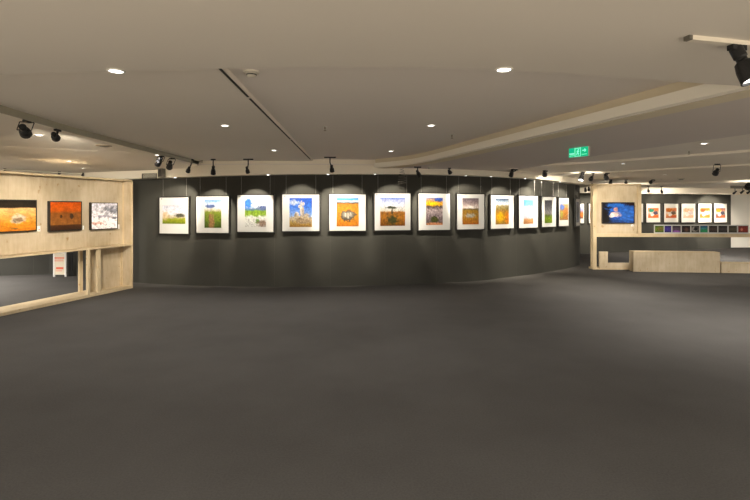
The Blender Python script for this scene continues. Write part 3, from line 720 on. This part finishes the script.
# track over the left partition with its small spots
tp = [onz(-20, 166.0, 2.45), onz(95, 176.0, 2.45)]
yy0, yy1 = 7.0, 10.0
A0 = Vector((-5.55, 6.2)); A1 = Vector((-4.75, 10.2))
tr = ribbon('lighting_track', [Vector((-9.1, 8.2)), Vector((-6.9, 11.3))], [Vector((-9.14, 8.2)), Vector((-6.94, 11.3))], 2.525, 2.545, M['track_white'])
tag(tr, 'pale lighting track along the left ceiling above the plywood partition', 'track')
def on_line(px, x0, y0, x1, y1):
    s = (px-375)/F; t = (s*y0-x0)/((x1-x0)-s*(y1-y0)); return Vector((x0+(x1-x0)*t, y0+(y1-y0)*t))
for px, py, tgt, lab, st in [(59.6, 171.3, cC, 'small black spotlight seen over the top of the left partition, middle one', 'stem'), (83, 174.0, cC, 'tiny black spotlight seen over the top of the left partition, right one', 'stem'),
                       (5, 166.6, cB, 'small dark spotlight seen over the left partition at the picture edge', 'stem')]:
    p = onz(px, py, 2.46)
    p = on_line(px, -9.12, 8.2, -6.92, 11.3); hz = zat(py, p.y)
    spotlight((p.x, p.y, 2.518), (p.x, p.y, hz), (p.x-.5, p.y+.4, 1.6), lab, L=.09, R=.028, adapter=.05, light=False)
# the two big black spots on the edge of the left drop, aimed at the plywood
m = onceil(27, 120.2, ZL); spotlight(m, at(24.2, 130.2, m.y-.02), cB+Vector((0, .1, -.15)), 'large black spotlight in a yoke at upper left, nearest to the photographer', style='yoke', L=.20, R=.055, watt=SPOT_W*2.7, cone=54, blend=1, arot=PI/2, group='black track spotlights')
m = onceil(57.5, 129.2, ZL); spotlight(m, at(54.8, 136.0, m.y-.02), cC+Vector((0, 0, -.1)), 'black spotlight with a straight stem at upper left, second from the photographer', L=.14, R=.045, watt=SPOT_W*2.3, cone=56, blend=1, arot=PI/2)
def free_beam(loc, tgt, watt, cone=60, blend=.8, col=WARM, soft=.03):
    Ld = bpy.data.lights.new('wall_beam', 'SPOT'); Ld.energy = watt; Ld.color = col; Ld.spot_size = math.radians(cone); Ld.spot_blend = blend; Ld.shadow_soft_size = soft
    o = bpy.data.objects.new('wall_beam', Ld); C.objects.link(o); o.location = loc; o.rotation_mode = 'QUATERNION'
    o.rotation_quaternion = (-(Vector(tgt)-o.location)).to_track_quat('Z', 'Y')
free_beam((-4.5, 6.6, 2.56), cA+Vector((0, 0, -.12)), SPOT_W*1.3, 48)

# notice stand behind the left partition
yb_ = 12.05; x0_ = (53.3-375)/F*yb_; x1_ = (66-375)/F*yb_; Wn = x1_-x0_; Hn = .60
root = empty('notice_stand', 'cream notice stand with red print seen through the left partition gap', 'sign', (x0_, yb_, 0))
box('board', M['paper'], root, .012, 0, .05, Wn-.012, .02, Hn)
box('side_rail', M['card'], root, 0, -.008, 0, .03, .028, Hn+.01); box('side_rail', M['card'], root, Wn-.03, -.008, 0, Wn, .028, Hn+.01)
box('top_rail', M['card'], root, .03, -.008, Hn-.012, Wn-.03, .028, Hn+.016)
bm = bmesh.new()
for (a, b, z, h) in ((.10, .86, .455, .03), (.10, .80, .415, .012), (.10, .8, .39, .01), (.22, .80, .185, .055), (.2, .7, .14, .014)):
    bbox(bm, a*Wn, -.003, z, b*Wn, 0, z+h)
link('printed_lines', to_mesh('printed_lines', bm), M['ink_red'], root)
o = box('leaning_board', M['black'], None, 0, 0, 0, .10, .03, .60); o.location = (x1_+.012, yb_+.08, 0)
tag(o, 'narrow black board standing just right of the cream notice stand', 'board')

# ------------------------------------------------------------------ right plywood partition
RX0, RX1, RY0, RY1 = 593.0, 790.0, 13.44, 13.20
p0 = Vector(((RX0-375)/F*RY0, RY0)); p1 = Vector(((RX1-375)/F*RY1, RY1)); dR = (p1-p0).normalized(); nR = Vector((-dR.y, dR.x)); angR = math.atan2(dR.y, dR.x)
def rx(px, t=0): s = (px-375)/F; p = p0+nR*t; return (s*p.y-p.x)/(dR.x-s*dR.y)
root = empty('plywood_partition', 'right plywood display partition with upright panel and a long beam shelf', 'partition', (p0.x, p0.y, 0), angR)
zt = 2.40; xe = rx(641.4); zp = .945
box('panel', M['plywood'], root, rx(597), .06, zp, rx(638), .078, zt-.05)
box('top_rail', M['timber'], root, 0, .0, zt-.045, xe, .3, zt)
box('end_post', M['timber'], root, 0, 0, .05, .10, .05, zt-.045)
box('rear_post', M['timber'], root, .045, .25, .05, .13, .3, zt-.045)
box('side_panel', M['timber'], root, xe-.09, 0, zp, xe, .3, zt-.045)
box('beam_shelf', M['timber'], root, .10, 0, zp-.03, rx(RX1), .3, zp+.06)
box('base_rail', M['timber'], root, 0, 0, 0, rx(633), .3, .05)
box('low_board', M['plywood'], root, rx(607.5), .02, .05, rx(633.5), .04, .19)
box('short_block', M['plywood'], root, rx(599.6), -.01, .05, rx(607.8), .06, .50)
# boxes along its foot
def floor_box(pxa, pxb, ya, yb, Ya, h, dep, label, name='plywood_plinth'):
    a = Vector(((pxa-375)/F*Ya[0], Ya[0])); b = Vector(((pxb-375)/F*Ya[1], Ya[1])); d = b-a; W = d.length
    r = empty(name, label, 'plinth', (a.x, a.y, 0), math.atan2(d.y, d.x), 'low plywood boxes at the foot of the right partition')
    box('front_board', M['plywood'], r, 0, 0, .0, W, .018, h-.018)
    box('top_board', M['timber'], r, 0, 0, h-.018, W, dep, h, .003)
    box('side_board', M['plywood'], r, 0, .018, 0, .018, dep, h-.018); box('side_board', M['plywood'], r, W-.018, .018, 0, W, dep, h-.018)
floor_box(633.4, 720, 0, 0, (13.0, 12.75), .55, .28, 'long knee-high plywood plinth at the foot of the right partition')
floor_box(721.5, 800, 0, 0, (12.75, 12.5), .27, .30, 'lower plywood plinth cut off by the right picture edge')

RPc = [p0+nR*.06, p0+nR*.06+dR*8]
TV = photo('print_white_figure_on_blue', [(0, (.03, .07, .20)), (.3, (.04, .16, .55)), (.7, (.05, .20, .62)), (1, (.03, .07, .22))], (3, .2), (14, .35),
           [(.04, .25, .22, .6, (.015, .012, .012), .5), (.1, .9, .3, .22, (.02, .02, .03), .5), (.85, .97, .3, .12, (.04, .012, .012), .4), (.45, .88, .3, .10, (.05, .22, .66), .5),
            (.42, .42, .17, .13, (.82, .66, .62), .35), (.42, .66, .07, .12, (.75, .45, .42), .3), (.28, .34, .08, .08, (.92, .86, .82), .3), (.56, .38, .08, .07, (.85, .62, .60), .3), (.8, .4, .25, .35, (.06, .22, .66), .8)], dim=.85)
r_, cT, _ = framed(RPc, 602.2, 634.6, 202.2, 223.4, None, TV, 'dark framed photograph of a pale figure on vivid blue, on the right plywood panel', 'dark framed photographs', depth=.05, gap=.003, cap=False, mount=None, rim=.02)
card(RPc, 631.2, 633.4, 224.2, 226.4, 'small white caption card below the blue photograph')

# ten small prints standing on the beam
bands = [(655.0, 663.6), (664.6, 671.2), (672.4, 680.6), (681.8, 690.2), (691.4, 699.2), (700.2, 707.6), (709.0, 717.2), (718.4, 727.2), (728.8, 736.8), (738.2, 748.0)]
cols = [((.10, .20, .02), (.28, .36, .04), 'green', 'green'), ((.05, .03, .22), (.14, .10, .45), 'deep blue', 'blue'), ((.06, .05, .07), (.22, .16, .22), 'violet-tinged', 'violet'), ((.012, .01, .012), (.10, .06, .05), 'brown-spotted black', 'spotted'), ((.02, .018, .016), (.30, .28, .24), 'pale-arc', 'arc'),
        ((.04, .14, .40), (.10, .42, .26), 'turquoise', 'turquoise'), ((.03, .02, .02), (.16, .11, .09), 'dark brown', 'brown'), ((.02, .016, .018), (.13, .11, .11), 'hazy black', 'hazy'), ((.08, .07, .04), (.20, .17, .10), 'olive', 'olive'), ((.28, .03, .01), (.42, .05, .015), 'red', 'red')]
xm = [654.0]+[(bands[i][1]+bands[i+1][0])/2 for i in range(9)]+[749.0]
zb0 = zp+.06
for i, ((a, b), (c0, c1, nm, _s)) in enumerate(zip(bands, cols)):
    lab = nm+' small print on the long beam'+(', leftmost of the row' if i == 0 else ', rightmost of the row' if i == 9 else ', between the '+cols[i-1][3]+' and '+cols[i+1][3]+' ones')
    X0, X1 = rx(xm[i], .05)+.004, rx(xm[i+1], .05)-.004
    r = empty('small_print', lab, 'picture', ((p0+dR*X0+nR*.05).x, (p0+dR*X0+nR*.05).y, zb0), angR, 'small prints in a row on the beam shelf')
    W = X1-X0; H = .25
    box('mount_board', M['mat'], r, 0, 0, 0, W, .012, H)
    i0, i1, j0, j1 = rx(a, .05)-X0, rx(b, .05)-X0, .038, H-.028
    bl2 = {2: [(.5, .1, .5, .2, (.45, .20, .60), .5)], 3: [(.55, .4, .2, .3, (.25, .14, .10), .8)], 4: [(.4, .5, .35, .4, (.55, .52, .48), .5), (.55, .55, .25, .28, (.02, .02, .02), .4)], 5: [(.5, .15, .6, .25, (.06, .50, .22), .6), (.4, .6, .4, .1, (.10, .40, .50), .5)], 9: [(.35, .45, .12, .2, (.85, .35, .25), .6)], 0: [(.6, .5, .3, .3, (.30, .24, .08), .8)]}.get(i, [])
    m_ = photo('small_print_colours', [(0, c0), (.45, c1), (1, c0)], (5, .5), (12, .4), bl2)
    bm = bmesh.new(); uv = bm.loops.layers.uv.new('UVMap'); bbox(bm, i0, -.002, j0, i1, 0, j1)
    for f in bm.faces:
        for l in f.loops: l[uv].uv = ((l.vert.co.x-i0)/(i1-i0), (l.vert.co.z-j0)/(j1-j0))
    link('print', to_mesh('print', bm), m_, r)

# ------------------------------------------------------------------ prints on the far dark wall
GF = 'framed prints on the far dark wall'
def abstract(name, a, b, c, d):
    return photo(name, [(0, a), (.3, b), (.55, (.78, .74, .68)), (.75, a), (1, b)], (5, .6), (9, .35), [(.3, .75, .26, .18, c, .3), (.7, .5, .22, .2, d, .4), (.4, .3, .18, .14, (.85, .82, .78), .4), (.75, .15, .3, .14, a, .4)])
O_, R_ = (.80, .22, .03), (.62, .08, .03)
fl = [(628.0, 643.4, abstract('abstract_hidden', O_, R_, O_, R_), 'framed abstract print mostly hidden behind the right plywood panel'),
      (646.2, 660.6, abstract('abstract_teal', O_, (.70, .30, .14), (.03, .36, .25), (.14, .12, .20)), 'orange abstract print with a teal patch on the far dark wall'),
      (664.0, 678.6, abstract('abstract_brown', (.62, .16, .04), (.75, .42, .20), (.60, .22, .02), (.20, .14, .10)), 'brown and orange abstract print, right of the teal-patched one'),
      (681.4, 695.6, abstract('abstract_pale', (.80, .52, .36), (.80, .66, .54), (.76, .50, .34), (.72, .62, .60)), 'palest peach abstract print in the middle of the far row'),
      (698.0, 711.8, abstract('abstract_orange', (.80, .30, .06), O_, (.70, .12, .03), (.76, .72, .68)), 'bright orange abstract print with pale centre, fourth in the far row'),
      (714.0, 727.2, abstract('abstract_dark', (.55, .18, .06), (.26, .16, .16), (.72, .36, .04), (.10, .10, .14)), 'darker multicoloured abstract print at the right end of the far row')]
FCf = []
for a, b, m_, lab in fl:
    w_ = b-a
    r_, c_, _ = framed(FW, a, b, 203.4, 222.6, (a+w_*.14, b-w_*.13, 208.0, 217.9), m_, lab, GF, depth=.05, gap=.02, rim=.012, cap=False, mount='mat_far'); FCf.append(c_)
Q1 = photo('far_print_tree_blue', [(0, (.10, .08, .12)), (.3, (.72, .26, .05)), (.5, (.50, .22, .10)), (.75, (.34, .40, .62)), (1, (.55, .60, .75))], (5, .2), (9, .4), [])
Q2 = photo('far_print_orange', [(0, (.76, .36, .08)), (.4, (.70, .28, .04)), (.6, (.78, .50, .24)), (.8, (.30, .42, .66)), (1, (.50, .60, .75))], (5, .2), (9, .3), [])
for a, b, im, m_, lab in [(578.6, 584.6, (580.4, 583.4, 206.8, 218.6), Q1, 'framed print on the far wall, partly hidden by the end of the curved wall'),
                          (588.4, 600.0, (590.2, 598.0, 207.0, 219.0), Q2, 'framed orange print on the far wall, partly hidden by the right plywood post')]:
    r_, c_, _ = framed(FW, a, b, 203.2, 223.6, im, m_, lab, GF, depth=.05, gap=.02, rim=.02, cap=False, mount='mat_far'); FCf.append(c_)

# spots on the right-hand ceilings
def hang(px, py, z, hx, hy, tgt, label, **kw):
    m = onceil(px, py, z); return spotlight(m, at(hx, hy, m.y-.02), tgt, label, **kw)
P_ = lambda x, y, z: Vector((x, y, z))
hang(584.2, 171.5, 2.565, 581.8, 176.3, P_(4.0, 10.6, 0), 'spotlight with a bright white lens facing left, left of the right plywood panel', L=.23, R=.06, lens='lens', watt=SPOT_W*1.3, cone=105, blend=1, adapter=.08)
hang(593.0, 172.6, 2.565, 591.2, 178.2, FC[12], 'thin black spotlight curving down just left of the right plywood panel', L=.18, R=.045, adapter=.05)
hang(607.4, 172.8, 2.565, 605.8, 176.6, cT+P_(0, 0, -.1), 'black spotlight above the top rail of the right plywood panel, highest there', L=.22, R=.055, watt=SPOT_W*1.5, cone=50)
hang(653.0, 179.6, 2.50, 651.0, 181.8, P_(9.5, 18.3, 1.0), 'looped black bracket spotlight above the teal-patched print', style='yoke', L=.10, R=.05, cone=52)
hang(717.2, 163.8, 2.565, 716.4, 171.6, P_(7.6, 12.6, .2), 'black round spotlight hanging alone from the right ceiling', style='yoke', L=.15, R=.052, cone=60)
hang(752.0, 176.8, 2.50, 748.6, 185.8, P_(14, 18.5, .2), 'black spotlight cut off by the right picture edge, above the white wall', L=.22, R=.09, cone=60, watt=SPOT_W*2)
def far_spot(hx, hy, Y, tgt, label, **kw):
    h = at(hx, hy, Y); return spotlight((h.x, h.y, ceil_z(h.x, h.y)), h, tgt, label, **kw)
far_spot(610.8, 182.0, 14.2, P_(8.2, 18.2, 1.2), 'small black spotlight peeking over the right plywood panel at its left half', L=.14, R=.05, cone=56)
far_spot(626.0, 182.0, 14.3, P_(9.5, 18.6, 1.2), 'small black spotlight peeking over the right plywood panel at its right half', L=.11, R=.045, cone=56)
far_spot(648.4, 190.4, 17.0, FCf[1], 'first dark spotlight hanging in front of the far wall, right of the plywood panel', L=.20, R=.045, watt=SPOT_W*1.8, cone=56)
far_spot(661.6, 191.2, 17.2, FCf[2], 'second dark spotlight hanging in front of the far wall, right of the plywood panel', L=.20, R=.045, watt=SPOT_W*1.8, cone=56)
for i in (3, 4, 5): free_beam((FCf[i].x-.3, FCf[i].y-1.5, 2.40), FCf[i], SPOT_W*1.4, 54)
for i in (6, 7): free_beam((FCf[i].x, FCf[i].y-1.4, 2.46), FCf[i], SPOT_W*.5, 55)
for hx, hy, lab in [(585.4, 189.6, 'leftmost'), (588.8, 188.6, 'middle'), (592.2, 189.8, 'rightmost')]:
    far_spot(hx, hy, 16.6+(.35 if lab == 'middle' else 0), P_(hx*.02-3.6, 18.2, 1.2), lab+' of three clustered black spotlights between curved wall and right plywood post', L=.17, R=.045, cone=60, adapter=.05, watt=SPOT_W*.5)
for hx, hy, lab in [(735.0, 192.4, 'left'), (742.4, 191.8, 'middle'), (749.0, 192.0, 'right')]:
    far_spot(hx, hy, 18.4, P_(hx*.02-1.0, 20.6, 1.0), lab+' one of three black spotlights against the top of the white wall', L=.17, R=.04, watt=SPOT_W*2.6, cone=64, light=(lab == 'middle'))
# dark slot on the far right bulkhead
a = onz(731, 188.6, 2.44); o = box('air_grille', M['grille'], None, 0, 0, 0, 2.2, .03, .09); o.location = ((731-375)/F*17.0, 17.0, 2.41); tag(o, 'long dark slot grille on the far right ceiling above the white wall', 'air vent')

# near track with its big spot at the upper right
Yt = 2.30
tr0, tr1 = onz(683.5, 37.0, 2.60), onz(800, 49.0, 2.60)
d = Vector((tr1.x-tr0.x, tr1.y-tr0.y)); ang = math.atan2(d.y, d.x)
root = empty('lighting_track', 'cream surface track on the near ceiling at upper right', 'track', (tr0.x, tr0.y, 2.60), ang)
box('rail', M['track_white'], root, .02, -.035, -.022, d.length, .0, 0); box('end_cap', M['grille'], root, 0, -.035, -.022, .02, 0, 0)
m = onz(737, 45.5, 2.576)
spotlight((m.x, m.y, 2.576), at(744.0, 64.0, m.y-.02), (m.x+.30, m.y-.42, 1.25), 'big black spotlight on the cream track, cut by the right picture edge', L=.2, R=.05, lens='lens', watt=25, cone=50, adapter=.09, arot=ang)
